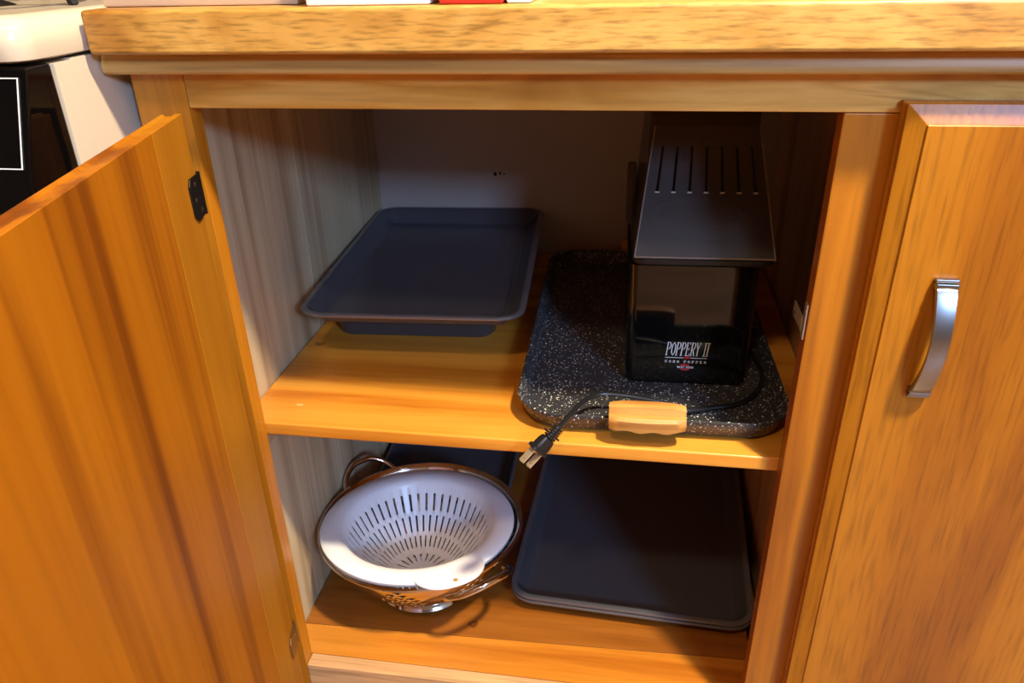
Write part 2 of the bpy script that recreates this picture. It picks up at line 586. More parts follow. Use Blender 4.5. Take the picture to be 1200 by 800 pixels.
# left side panel: upright boards
xs = [0.020, 0.118, 0.262, 0.420, 0.575]
for i, (a, b) in enumerate(zip(xs, xs[1:])):
    part('side_board', (-0.050, -0.031 - 0.0004 * (i % 2), a + 0.0004, b - 0.0004, 0.0, 0.876), M_side, bevel=0.0008)
part('side_panel', (XR, XR + 0.018, 0.0196, 0.575, 0.07, 0.876), M_side_r)
part('side_panel', (XE - 0.018, XE, 0.0196, 0.575, 0.0, 0.876), M_side_r)
bk = part('back_panel', (-0.050, XE, 0.5755, 0.585, 0.0, 0.876), M_back, bevel=0)
for (x, z, w, h) in ((0.167, 0.6195, 0.0034, 0.0036), (0.1755, 0.6205, 0.0018, 0.0034), (0.1820, 0.6195, 0.0020, 0.0013)):
    bm = bmesh.new()
    prism(bm, [(x + w * math.cos(2 * math.pi * k / 9) * random.uniform(0.75, 1.1), z + h * math.sin(2 * math.pi * k / 9) * random.uniform(0.75, 1.1)) for k in range(9)], 0.5752, 0.5756, 1)
    mesh_obj('nail_hole', bm, M_dark, bk)
# shelf on two cleats
bm = bmesh.new()
box(bm, -0.0302, 0.6050, 0.021, 0.5745, 0.4675, 0.484)
mesh_obj('shelf', bm, M_shelf, cab, bevel=0.0025, seg=3, smooth=30)
part('cleat', (-0.0302, -0.012, 0.028, 0.56, 0.440, 0.4673), M_side_r)
part('cleat', (0.587, 0.6055, 0.028, 0.56, 0.440, 0.4673), M_side_r)
# bottom of the cabinet: two boards, the front one laid slightly askew
bm = bmesh.new()
prism(bm, [(-0.0302, 0.0200), (0.570, 0.0200), (0.570, 0.0850), (-0.0302, 0.0664)], 0.100, 0.1190, 2)
mesh_obj('bottom_board', bm, M_bottom, cab, bevel=0.0012, smooth=30)
bm = bmesh.new()
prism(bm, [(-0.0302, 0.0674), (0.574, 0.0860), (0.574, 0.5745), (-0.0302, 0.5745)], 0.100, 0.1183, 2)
mesh_obj('bottom_board', bm, M_bottom_rear, cab, bevel=0.0012, smooth=30)  # rear board in a darker tone of the same pine

# strike plate of the catch on the right stile
sp = boxo('strike_plate', (0.5480, 0.5497, 0.003, 0.012, 0.628, 0.662), M_zinc, cab, bevel=0.0004)
boxo('catch_tongue', (0.5476, 0.5490, 0.012, 0.050, 0.632, 0.646), M_zinc, sp, bevel=0.0005)
for (y, z, d) in ((0.043, 0.6365, 0.0018), (0.0075, 0.636, 0.0017), (0.0075, 0.655, 0.0017)):
    bm = bmesh.new()
    prism(bm, [(y + d * math.cos(a * math.pi / 5), z + d * math.sin(a * math.pi / 5)) for a in range(10)], 0.5472, 0.5478, 0)
    mesh_obj('screw', bm, M_dark if d > 0.00175 else M_screw, sp)


# doors: flat inside, bevelled border outside
def door_board(x0, x1, z0, z1, bl, br, t=0.0240, edge=0.0170, bw=0.0145):
    """board in the door's own frame: x along the door, y=0 inside, y=-t outside"""
    bm = bmesh.new()
    xi0 = x0 + (bw if bl else 0)
    xi1 = x1 - (bw if br else 0)
    rings = []
    for y, g in ((0, 0), (-0.0055, 0), (-0.0065, 0.0016), (-0.0135, 0.0016), (-0.0150, 0), (-edge, 0)):
        a, b = x0 + (g if bl else 0), x1 - (g if br else 0)
        rings.append([(a, y, z0 + g), (b, y, z0 + g), (b, y, z1 - g), (a, y, z1 - g)])
    for y in (-t + 0.0015, -t):
        rings.append([(xi0, y, z0 + bw), (xi1, y, z0 + bw), (xi1, y, z1 - bw), (xi0, y, z1 - bw)])
    loft(bm, rings)
    return bm


DZ0, DZ1 = 0.105, 0.8277
ang = R(-75.2)
dl = bpy.data.objects.new('open_door', None)
COL.objects.link(dl)
dl.parent = cab
dl.location = (0.004, -0.020, 0)
dl.rotation_euler = (0, 0, ang)
dl['label'] = 'open door seen from its plain inner side'
cuts = [0.0, 0.0815, 0.575]
for i, (a, b) in enumerate(zip(cuts, cuts[1:])):
    bm = door_board(a + 0.0002, b - 0.0002, DZ0, DZ1, i == 0, i == len(cuts) - 2)
    mesh_obj('door_board', bm, M_door_light if i == 0 else M_door, dl, bevel=0.0003, seg=1, smooth=25)


def hinge(z0, z1, mat, screws):
    bm = bmesh.new()
    c = 0.006
    prism(bm, [(-0.004, z0 + 0.001), (0.018, z0), (0.0265, z0 + c), (0.0268, z1 - c), (0.021, z1), (-0.005, z1 - 0.001)], 0.0002, 0.0020, 1)
    h = mesh_obj('hinge', bm, mat, dl, bevel=0.0006, smooth=30)
    bm = bmesh.new()
    tube(bm, [(-0.0055, 0.001, z0), (-0.0055, 0.001, z1)], 0.0018, 10)
    mesh_obj('hinge_knuckle', bm, mat, dl, smooth=True)
    for (x, z) in screws:
        bm = bmesh.new()
        lathe(bm, [(0, 0.0012), (0.0014, 0.0009), (0.0024, 0)], 12)
        xform(bm, Matrix.Translation((x, 0.0020, z)) @ Matrix.Rotation(R(-90), 4, 'X'))
        mesh_obj('screw', bm, M_screw, dl, smooth=True)


hinge(0.737, 0.776, M_bronze, [(0.012, 0.769), (0.017, 0.756), (0.006, 0.7445)])
hinge(0.180, 0.214, M_bronze2, [(0.004, 0.203)])

# the closed door with its pull
dr = bpy.data.objects.new('closed_door', None)
COL.objects.link(dr)
dr.parent = cab
dr.location = (0.590, -0.0006, 0)
dr['label'] = 'closed door with bevelled border and arched metal pull'
bm = door_board(0.0, 0.575, DZ0, 0.8385, True, True)
mesh_obj('door_panel', bm, M_door_front, dr, bevel=0.0005, seg=1, smooth=25)
# arched pull: flat bowed strap, flared feet with end ridges
bm = bmesh.new()
px, zt, zb = 0.0540, 0.6980, 0.6005
rings = []
NS = 26
for i in range(NS + 1):
    t = i / NS
    z = zt + (zb - zt) * t
    s = math.sin(math.pi * t)
    yo = -0.0285 - 0.0150 * s ** 0.85
    w = 0.0086 - 0.0008 * s
    th = 0.0022 + 0.0014 * (1 - s)
    dz = (zb - zt) / NS
    s2 = math.sin(math.pi * min(1, t + 1 / NS))
    s1 = math.sin(math.pi * max(0, t - 1 / NS))
    dy = -(0.0150) * (s2 ** 0.85 - s1 ** 0.85) if 0 < i < NS else 0
    tv = Vector((0, dy, 2 * dz)).normalized()
    nv = Vector((0, -tv.z, tv.y))
    if nv.y > 0:
        nv = -nv
    ring = []
    for (a, b) in ((-1, 0.2), (-0.90, 0.85), (0, 1.05), (0.90, 0.85), (1, 0.2), (0.9, -0.9), (0, -1), (-0.9, -0.9)):
        ring.append(Vector((px + a * w, yo, z)) + nv * b * th)
    rings.append(ring)
loft(bm, rings)
pull = mesh_obj('pull_handle', bm, M_nickel, dr, smooth=50)
pull['label'] = 'arched brushed nickel pull'
for z in (zt, zb):
    sg = 1 if z == zt else -1
    bm = bmesh.new()
    prism(bm, [(px - 0.0088, z + 0.0030), (px + 0.0088, z + 0.0030), (px + 0.0090, z - 0.0030), (px - 0.0090, z - 0.0030)], -0.0322, -0.0242, 1)
    mesh_obj('pull_foot', bm, M_nickel, dr, bevel=0.0012, smooth=40)
    bm = bmesh.new()
    prism(bm, [(px - 0.0092, z + sg * 0.0034), (px + 0.0092, z + sg * 0.0034), (px + 0.0092, z + sg * 0.0062), (px - 0.0092, z + sg * 0.0062)], -0.0300, -0.0242, 1)
    mesh_obj('pull_ridge', bm, M_nickel, dr, bevel=0.0010, smooth=40)

# ------------------------------------------------------------------ worktop
ct = thing('worktop', 'thick oiled wooden worktop with rounded front edge on top of the cabinet', 'worktop', (0, 0, 0.8770))
bm = bmesh.new()
box(bm, -0.0540, XE + 0.03, -0.0400, 0.0500, 0.0, 0.0340)
mesh_obj('front_board', bm, M_counter, ct, bevel=0.0035, seg=3, smooth=40)
for i in range(4):
    boxo('board', (-0.0540, XE + 0.03, 0.0502 + i * 0.147, 0.0500 + (i + 1) * 0.147, 0.0, 0.0340), M_counter, ct, bevel=0.0008)

# ------------------------------------------------------------------ stove
st = thing('stove', 'cream-white enamel stove with black glass control panel beside the cabinet', 'stove', (-0.44, 0.0, 0.0))
SX1, SX0 = 0.378, -0.378        # sides in the stove's frame (world x -0.062)
bm = bmesh.new()
box(bm, SX0, SX1, -0.050, 0.60, 0.02, 0.8768)
mesh_obj('body', bm, M_enamel, st, bevel=0.0004, smooth=40)
# side cheek panels, forward of the body, slanted front edge
for sx in (SX1 - 0.020, SX0):
    bm = bmesh.new()
    prism(bm, [(-0.0501, 0.700), (-0.0501, 0.8755), (-0.073, 0.8755), (-0.0745, 0.700)], sx, sx + 0.020, 0)
    mesh_obj('side_cheek', bm, M_enamel, st, bevel=0.0004, smooth=40)
# cooktop: thick enamel tray with rounded corners
bm = bmesh.new()
lp = []
for g, z in ((-0.006, 0.8785), (0.0, 0.8805), (0.002, 0.890), (0.001, 0.902), (-0.004, 0.9085), (-0.012, 0.9115), (-0.03, 0.9115), (-0.034, 0.9085), (-0.06, 0.9085)):
    lp.append([(x, y, z) for x, y in rrect(SX1 - SX0 + 2 * g, 0.70 + 2 * g, 0.018 + max(g, -0.01), 6, 0, 0.245)])
loft(bm, lp)
ck = mesh_obj('cooktop', bm, M_enamel, st, smooth=50)
# burners with grates
for bx in (-0.19, 0.17):
    for by in (0.08, 0.40):
        bm = bmesh.new()
        lathe(bm, [(0, 0.922), (0.03, 0.922), (0.034, 0.915), (0.05, 0.9087)], 20)
        xform(bm, Matrix.Translation((bx, by, 0)))
        bn = mesh_obj('burner', bm, M_blackmatte, st, smooth=True)
        bm = bmesh.new()
        for q in range(4):
            c, s_ = math.cos(q * math.pi / 2), math.sin(q * math.pi / 2)
            tube(bm, [(bx + c * 0.02, by + s_ * 0.02, 0.935), (bx + c * 0.115, by + s_ * 0.115, 0.935), (bx + c * 0.125, by + s_ * 0.125, 0.9087)], 0.005, 6)
        tube(bm, [(bx + 0.118 * math.cos(a * math.pi / 12), by + 0.118 * math.sin(a * math.pi / 12), 0.935) for a in range(24)], 0.005, 6, closed=True)
        mesh_obj('grate', bm, M_blackmatte, st, smooth=True)
# slanted black glass control panel
bm = bmesh.new()
prism(bm, [(-0.0735, 0.700), (-0.0735, 0.8765), (-0.101, 0.8765), (-0.130, 0.795), (-0.130, 0.700)], SX0 + 0.002, SX1 - 0.002, 0)
cp = mesh_obj('control_panel', bm, M_glassblack, st, bevel=0.003, smooth=40)
# white outline printed on the slanted glass
sv = Vector((0, -0.029, -0.0815)).normalized()
nv = Vector((0, -0.0815, 0.029)).normalized()
p0 = Vector((0, -0.101, 0.8765)) + nv * 0.0004


def panel_line(x0, x1, d0, d1):
    bm = bmesh.new()
    vs = []
    for off in (0, 0.0006):
        for (x, d) in ((x0, d0), (x1, d0), (x1, d1), (x0, d1)):
            vs.append(p0 + sv * d + nv * off + Vector((x, 0, 0)))
    loft(bm, [vs[:4], vs[4:]])
    mesh_obj('panel_outline', bm, M_print_white, cp)


X1 = SX1 - 0.0085
panel_line(X1 - 0.30, X1, 0.008, 0.0089)
panel_line(X1 - 0.30, X1, 0.0749, 0.0758)
panel_line(X1 - 0.0009, X1, 0.0089, 0.0749)
panel_line(X1 - 0.30, X1 - 0.2991, 0.0089, 0.0749)
bm = bmesh.new()
prism(bm, [(-0.075, 0.17), (-0.075, 0.690), (-0.098, 0.690), (-0.098, 0.17)], SX0 + 0.004, SX1 - 0.004, 0)
od = mesh_obj('oven_door', bm, M_glassblack, st, bevel=0.004, smooth=40)
bm = bmesh.new()
tube(bm, [(-0.30, -0.095, 0.655), (-0.30, -0.130, 0.655), (0.30, -0.130, 0.655), (0.30, -0.095, 0.655)], 0.009, 10)
mesh_obj('oven_handle', bm, M_enamel, od, smooth=True)
boxo('drawer', (SX0 + 0.004, SX1 - 0.004, -0.095, -0.0505, 0.03, 0.160), M_enamel, st, bevel=0.003)


# ------------------------------------------------------------------ baking pans
def sheet_pan(name, label, w, l, h, r, loc, rz, flare=0.008, rim=0.009, bow=0.0, tilt=0.0, group=None):
    t = thing(name, label, 'baking pan', loc, rz, group)
    t.rotation_euler = (tilt, 0, rz)
    th = 0.0012
    W_, L_ = w - 2 * (flare + rim), l - 2 * (flare + rim)
    prof = [(-0.004, th), (-0.0008, th + 0.0006), (0.0015, th + 0.003), (flare, h - 0.0035), (flare + 0.0012, h - 0.0012), (flare + 0.003, h - 0.0004)]
    out = [(flare + 0.003, h - 0.0024), (flare + 0.0004, h - 0.005), (0.0028, 0.003), (0.0008, 0.0006), (-0.003, 0.0)]
    bm = bmesh.new()
    rr_loft(bm, W_, L_, r, prof + out, 8, bow)
    mesh_obj('pan_body', bm, M_pan, t, smooth=40)
    bm = bmesh.new()
    cx = flare + 0.003
    rp = [(cx, h - 0.0024), (cx, h - 0.0004), (flare + rim - 0.0022, h + 0.0002), (flare + rim - 0.0006, h - 0.0004), (flare + rim, h - 0.0020), (flare + rim - 0.0006, h - 0.0038), (flare + rim - 0.0030, h - 0.0044), (cx + 0.0006, h - 0.0034)]
    loops = []
    for g, z in rp:
        lp = []
        for x, y in rrect(W_ + 2 * g, L_ + 2 * g, r + g, 8):
            if bow:
                y += (-1 if y < 0 else 1) * bow * max(0, 1 - (2 * x / W_) ** 2)
            lp.append((x, y, z))
        loops.append(lp)
    loft(bm, loops + [loops[0]], cap0=False, cap1=False)
    bmesh.ops.remove_doubles(bm, verts=bm.verts, dist=1e-6)
    mesh_obj('pan_rim', bm, M_pan_rim, t, smooth=40)
    return t


ZS = 0.484
# deep pan on the upper shelf, sheet pan resting on it
sheet_pan('baking_pan', 'deep dark baking pan underneath the sheet pan on the upper shelf', 0.240, 0.295, 0.0580, 0.020, (0.102, 0.380, ZS), R(3.2), flare=0.009, rim=0.006)
sheet_pan('sheet_pan', 'dark grey sheet pan stacked on a deeper pan on the upper shelf', 0.278, 0.426, 0.0215, 0.006, (0.1225, 0.3555, ZS + 0.0586), R(3.2), flare=0.016, rim=0.010, bow=0.003)
# two nested sheet pans on the cabinet bottom
lz = 0.1190
tl = sheet_pan('sheet_pan', 'large dark sheet pan nested on top of another on the cabinet bottom', 0.335, 0.436, 0.0200, 0.010, (0.4235, 0.3395, lz + 0.0065), R(-2.6), flare=0.012, rim=0.011, bow=0.007)
sheet_pan('sheet_pan', 'large dark sheet pan underneath its twin on the cabinet bottom', 0.336, 0.437, 0.0200, 0.010, (0.4235, 0.3395, lz + 0.0002), R(-2.6), flare=0.012, rim=0.011, bow=0.007)
bm = bmesh.new()
tube(bm, [(-0.048 + 0.0009 * k, -0.2125 + 0.0016 * math.sin(k * 1.9) * (1.5 if k < 5 else 0.7), 0.0186 + 0.0003 * math.sin(k * 1.9)) for k in range(26)], 0.00022, 5)
mesh_obj('script_mark', bm, M_print_grey, tl)
# square pan behind the colander
sheet_pan('cake_pan', 'dark blue-grey baking pan lying behind the steel colander', 0.235, 0.235, 0.030, 0.022, (0.098, 0.445, lz), R(1.0), flare=0.010, rim=0.008)


# ------------------------------------------------------------------ griddle
gr = thing('griddle', 'black speckled stone-coated griddle with wooden handles on the upper shelf', 'griddle', (0.4175, 0.284, ZS), R(1.2))
GW, GL = 0.268, 0.470
bm = bmesh.new()
rr_loft(bm, GW, GL, 0.038, [(-0.006, 0.0065), (-0.002, 0.0072), (0.001, 0.010), (0.006, 0.0225), (0.0085, 0.0262), (0.0105, 0.0270), (0.0122, 0.0262),
                            (0.0125, 0.0245), (0.0095, 0.018), (0.0030, 0.0045), (-0.004, 0.0004), (-0.010, 0.0)], 8)
mesh_obj('griddle_body', bm, M_speckle, gr, smooth=50)


def griddle_handle(sgn):
    # loop of wood bolted to the short wall: profile in (y,z), tapered over its width
    bm = bmesh.new()
    rings = []
    n = 14
    for i in range(n + 1):
        t = -1 + 2 * i / n
        x = 0.0390 * t - 0.0055 * sgn
        e = (1 - abs(t) ** 4)
        k = 0.80 + 0.20 * e
        d = 0.014 + 0.006 * math.sqrt(max(0, 1 - t * t))     # reach outwards
        gz = 0.0012 * math.sin(t * 9)
        y0 = GL / 2 + 0.0125
        o = [(y0 - 0.004, 0.0300 + 0.016 * k), (y0 + 0.002, 0.0300 + 0.0175 * k), (y0 + d * 0.40, 0.0300 + 0.0155 * k),
             (y0 + d * 0.50, 0.0300 + 0.0075 * k), (y0 + d * 0.90, 0.0300 + 0.0085 * k), (y0 + d * 1.05, 0.0300 + 0.0050 * k),
             (y0 + d * 0.95, 0.0250 - 0.0030 * k + gz), (y0 + d * 0.35, 0.0240 - 0.0050 * k), (y0 - 0.004, 0.0230)]
        rings.append([(x, -sgn * yy if sgn > 0 else yy, zz) for yy, zz in o])
    loft(bm, rings)
    h = mesh_obj('handle', bm, M_handlewood, gr, smooth=45)
    bm = bmesh.new()
    y0 = GL / 2 + 0.0105
    box(bm, -0.020, 0.020, (-(y0 + 0.003)) if sgn > 0 else y0 - 0.004, (-(y0 - 0.004)) if sgn > 0 else y0 + 0.003, 0.018, 0.0365)
    mesh_obj('handle_bracket', bm, M_blackmatte, h, bevel=0.001)


griddle_handle(1)
griddle_handle(-1)

# ------------------------------------------------------------------ popcorn popper
PZ = ZS + 0.0073
pp = thing('popcorn_popper', 'black hot-air corn popper with smoky slotted hood standing on the griddle', 'popcorn popper', (0.4660, 0.2190, PZ), R(2.0))
# base body, front at y=-0.072
bm = bmesh.new()
lps = []
for (w, l, r, z) in ((0.122, 0.140, 0.011, 0.0), (0.127, 0.145, 0.011, 0.004), (0.128, 0.146, 0.011, 0.020), (0.130, 0.148, 0.011, 0.140), (0.131, 0.149, 0.011, 0.148)):
    lps.append([(x - 0.0065, y, z) for x, y in rrect(w + 0.010, l, r, 7)])
loft(bm, lps)
pb = mesh_obj('base', bm, M_blackplastic, pp, smooth=35)
bm = bmesh.new()
lps = []
for (w, l, r, z) in ((0.131, 0.149, 0.018, 0.1482), (0.146, 0.170, 0.014, 0.1520), (0.149, 0.174, 0.014, 0.1545), (0.149, 0.174, 0.014, 0.1590), (0.145, 0.170, 0.014, 0.1610)):
    lps.append([(x, y, z) for x, y in rrect(w, l, r, 7, 0, 0.0)])
loft(bm, lps)
mesh_obj('collar', bm, M_blackmatte, pp, smooth=35)
# chamber
bm = bmesh.new()
lathe(bm, [(0.050, 0.1612), (0.050, 0.172), (0.053, 0.176), (0.053, 0.180), (0.046, 0.180), (0.044, 0.166), (0.0, 0.1625)], 32)
xform(bm, Matrix.Translation((0, 0.020, 0)))
mesh_obj('chamber', bm, M_nickel, pp, smooth=35)
# smoky hood: slanted front with seven slots, sides, roof
yb, zb_, wb = -0.086, 0.1613, 0.1455      # lower front edge
yt, zt_, wt = -0.012, 0.2830, 0.1100      # upper front edge


def hood_pt(u, v):
    w = wb + (wt - wb) * v
    return Vector((u * w / 2, yb + (yt - yb) * v, zb_ + (zt_ - zb_) * v))


us = [-1.0]
cen = [-0.80 + 1.60 * k / 6 for k in range(7)]
for c in cen:
    us += [c - 0.022, c + 0.022]
us.append(1.0)
vs_ = [0.0, 0.035, 0.50, 0.85, 1.0]
bm = bmesh.new()
grid = [[bm.verts.new(hood_pt(u, v)) for u in us] for v in vs_]
for j in range(len(vs_) - 1):
    for i in range(len(us) - 1):
        if j == 2 and i % 2 == 1:
            continue
        bm.faces.new((grid[j][i], grid[j][i + 1], grid[j + 1][i + 1], grid[j + 1][i]))
yr0, zr1 = 0.083, 0.3180
# side walls and roof as one shell with the front
for s, i in ((-1, 0), (1, len(us) - 1)):
    a = [grid[j][i] for j in range(len(vs_))]
    b0 = bm.verts.new((s * 0.0715, yr0, zb_))
    b1 = bm.verts.new((s * 0.0600, yr0, zr1))
    b2 = bm.verts.new((s * 0.0600, 0.030, zr1))
    f = a + [b2, b1, b0]
    bm.faces.new(f if s < 0 else f[::-1])
    if s < 0:
        Lb = (b0, b1, b2, a[-1])
    else:
        Rb = (b0, b1, b2, a[-1])
top = [grid[-1][i] for i in range(len(us))]
bm.faces.new(top + [Rb[2], Lb[2]])
bm.faces.new((Lb[2], Rb[2], Rb[1], Lb[1]))
bm.faces.new((Lb[1], Rb[1], Rb[0], Lb[0]))
hd = mesh_obj('hood', bm, M_smoke, pp)
sm = hd.modifiers.new('thickness', 'SOLIDIFY')
sm.thickness = 0.0022
sm.offset = -1
# bright lips at the lower slot ends, lighter beads painting in the hood's edge highlights
for c in cen:
    p = hood_pt(c, 0.497)
    bm = bmesh.new()
    box(bm, -0.0024, 0.0024, -0.0014, 0.0010, -0.0008, 0.0008)
    xform(bm, Matrix.Translation(p) @ Matrix.Rotation(R(-31), 4, 'X'))
    mesh_obj('slot_lip', bm, M_zinc, hd, bevel=0.0004)
bm = bmesh.new()
tube(bm, [hood_pt(-1, 0.0) + Vector((0, -0.001, 0.001)), hood_pt(1, 0.0) + Vector((0, -0.001, 0.001))], 0.0011, 8)
mesh_obj('hood_bead', bm, M_edge_highlight, hd, smooth=True)
for u_ in (-1, 1):
    bm = bmesh.new()
    tube(bm, [hood_pt(u_, 0.0), hood_pt(u_, 1.0)], 0.0009, 6)
    mesh_obj('hood_bead', bm, M_edge_highlight, hd, smooth=True)
# butter cup ear on the left of the hood
bm = bmesh.new()
prism(bm, [(0.020, 0.1615), (0.080, 0.1615), (0.080, 0.215), (0.070, 0.226), (0.056, 0.222), (0.034, 0.190)], -0.0800, -0.0690, 0)
mesh_obj('hood_ear', bm, M_smoke, pp, bevel=0.003, smooth=40)

# ---- lettering on the base: condensed slanted serif capitals drawn as strokes
GL_ = {
    'P': [((0.18, 0), (0.18, 1), 1.0), ((0.18, 1), (0.60, 1), .5), ((0.60, 1), (0.86, 0.90), .8), ((0.86, 0.90), (0.88, 0.68), 1.0), ((0.88, 0.68), (0.62, 0.50), .8), ((0.62, 0.50), (0.18, 0.50), .5), ((0.0, 0), (0.40, 0), .5), ((0, 1), (0.2, 1), .5)],
    'O': [((0.5, 1), (0.16, 0.80), .7), ((0.16, 0.80), (0.08, 0.5), 1.0), ((0.08, 0.5), (0.16, 0.20), 1.0), ((0.16, 0.2), (0.5, 0), .7), ((0.5, 0), (0.84, 0.2), .7), ((0.84, 0.2), (0.92, 0.5), 1.0), ((0.92, 0.5), (0.84, 0.8), 1.0), ((0.84, 0.8), (0.5, 1), .7)],
    'E': [((0.18, 0), (0.18, 1), 1.0), ((0.0, 1), (0.84, 1), .5), ((0.0, 0), (0.88, 0), .5), ((0.18, 0.52), (0.64, 0.52), .5), ((0.84, 1), (0.84, 0.86), .5), ((0.88, 0), (0.88, 0.16), .5), ((0.64, 0.60), (0.64, 0.44), .5)],
    'Y': [((0.46, 0), (0.46, 0.46), 1.0), ((0.46, 0.46), (0.10, 1), 1.0), ((0.46, 0.46), (0.86, 1), .6), ((-0.06, 1), (0.30, 1), .5), ((0.68, 1), (1.02, 1), .5), ((0.26, 0), (0.66, 0), .5)],
    'I': [((0.5, 0), (0.5, 1), 1.0), ((0.22, 0), (0.78, 0), .5), ((0.22, 1), (0.78, 1), .5)],
    'C': [((0.88, 0.80), (0.5, 1), .7), ((0.5, 1), (0.14, 0.8), .8), ((0.14, 0.8), (0.08, 0.5), 1), ((0.08, 0.5), (0.14, 0.2), 1), ((0.14, 0.2), (0.5, 0), .8), ((0.5, 0), (0.88, 0.18), .7)],
    'N': [((0.12, 0), (0.12, 1), .7), ((0.12, 1), (0.88, 0), 1), ((0.88, 0), (0.88, 1), .7)],
    'W': [((0.0, 1), (0.24, 0), 1), ((0.24, 0), (0.5, 0.8), .7), ((0.5, 0.8), (0.76, 0), 1), ((0.76, 0), (1.0, 1), .7)],
    'S': [((0.86, 0.84), (0.5, 1), .7), ((0.5, 1), (0.14, 0.80), .8), ((0.14, 0.8), (0.22, 0.58), .9), ((0.22, 0.58), (0.80, 0.42), 1), ((0.80, 0.42), (0.86, 0.20), .9), ((0.86, 0.2), (0.5, 0), .8), ((0.5, 0), (0.12, 0.16), .7)],
    'T': [((0.5, 0), (0.5, 1), 1), ((0.05, 1), (0.95, 1), .6)],
    'B': [((0.14, 0), (0.14, 1), 1), ((0.14, 1), (0.7, 1), .6), ((0.7, 1), (0.82, 0.76), .8), ((0.82, 0.76), (0.66, 0.52), .8), ((0.14, 0.52), (0.66, 0.52), .6), ((0.66, 0.52), (0.9, 0.28), .8), ((0.9, 0.28), (0.7, 0), .8), ((0.7, 0), (0.14, 0), .6)],
    'D': [((0.14, 0), (0.14, 1), 1), ((0.14, 1), (0.6, 1), .6), ((0.6, 1), (0.9, 0.7), .8), ((0.9, 0.7), (0.9, 0.3), 1), ((0.9, 0.3), (0.6, 0), .8), ((0.6, 0), (0.14, 0), .6)],
}
GL_['R'] = GL_['P'] + [((0.45, 0.50), (0.86, 0), 1.0), ((0.78, 0), (1.0, 0), .5)]
YF = -0.0735        # just in front of the base's front face
YBACK = -0.0702


def lettering(name, text, x0, x1, z0, h, sw, shear, mat, gap=0.12, depth=YF):
    cells = sum(0.55 if ch == 'I' else (0.55 if ch == ' ' else 1.0) for ch in text) + gap * (len(text) - 1)
    cw = (x1 - x0) / cells
    bm = bmesh.new()
    x = x0
    for ch in text:
        wd = 0.55 if ch in 'I ' else 1.0
        for (a, b, k) in GL_.get(ch, []):
            ax = (a[0] - (0.225 if ch == 'I' else 0)) * cw
            bx = (b[0] - (0.225 if ch == 'I' else 0)) * cw
            A = Vector((x + ax + shear * a[1] * h, z0 + a[1] * h))
            B = Vector((x + bx + shear * b[1] * h, z0 + b[1] * h))
            d = (B - A)
            d.normalize()
            nn = Vector((-d.y, d.x)) * sw * k / 2
            A = A - d * sw * 0.2
            B = B + d * sw * 0.2
            prism(bm, [A + nn, A - nn, B - nn, B + nn], depth, YBACK, 1)
        x += (wd + gap) * cw
    return mesh_obj(name, bm, mat, pb)


lettering('lettering', 'POPPERY II', -0.0310, 0.0165, 0.0385, 0.0165, 0.00105, 0.10, M_print_white)
lettering('lettering', 'CORN POPPER', -0.0310, 0.0155, 0.0290, 0.0026, 0.00060, 0.0, M_print_white, gap=0.75)
bm = bmesh.new()
prism(bm, [(-0.0310, 0.0352), (0.0160, 0.0352), (0.0160, 0.0358), (-0.0310, 0.0358)], YF, YBACK, 1)
mesh_obj('print_line', bm, M_print_white, pb)
bm = bmesh.new()
prism(bm, [(-0.011, 0.0352), (-0.007, 0.0340), (-0.002, 0.0350), (-0.003, 0.0366), (-0.007, 0.0378), (-0.010, 0.0366)], YF - 0.0001, YBACK, 1)
mesh_obj('red_mark', bm, M_print_red, pb)
for za, zb2 in ((0.0250, 1), (0.0215, -1)):
    bm = bmesh.new()
    prism(bm, [(-0.0080 + 0.0055 * math.cos(a * math.pi / 10), za + zb2 * 0.0026 * math.sin(a * math.pi / 10)) for a in range(11)], YF, YBACK, 1)
    mesh_obj('red_mark', bm, M_print_red, pb)
lettering('lettering', 'WEST BEND', -0.0165, 0.0015, 0.0222, 0.0020, 0.0006, 0.0, M_print_white, gap=0.25)

# ---- power cord and plug (parts of the popper); points are world, moved into the popper's frame
PPI = (Matrix.Translation((0.4660, 0.2190, PZ)) @ Matrix.Rotation(R(2.0), 4, 'Z')).inverted()
rimz = ZS + 0.0270
cordw = [(0.515, 0.285, ZS + 0.014), (0.545, 0.235, ZS + 0.0110), (0.5520, 0.200, ZS + 0.0105), (0.553, 0.175, ZS + 0.0105), (0.545, 0.140, ZS + 0.0105), (0.522, 0.108, ZS + 0.0105), (0.490, 0.093, ZS + 0.0110),
         (0.460, 0.079, ZS + 0.0150), (0.430, 0.078, ZS + 0.0240), (0.394, 0.078, ZS + 0.0290), (0.366, 0.074, ZS + 0.0310), (0.350, 0.055, ZS + 0.0320), (0.3385, 0.030, ZS + 0.0310), (0.3280, 0.008, ZS + 0.0275)]
pts = catmull(cordw, 8)
bm = bmesh.new()
tube(bm, pts, 0.0021, 8, flat=1.35)
xform(bm, PPI)
cd = mesh_obj('power_cord', bm, M_cord, pp, smooth=True)
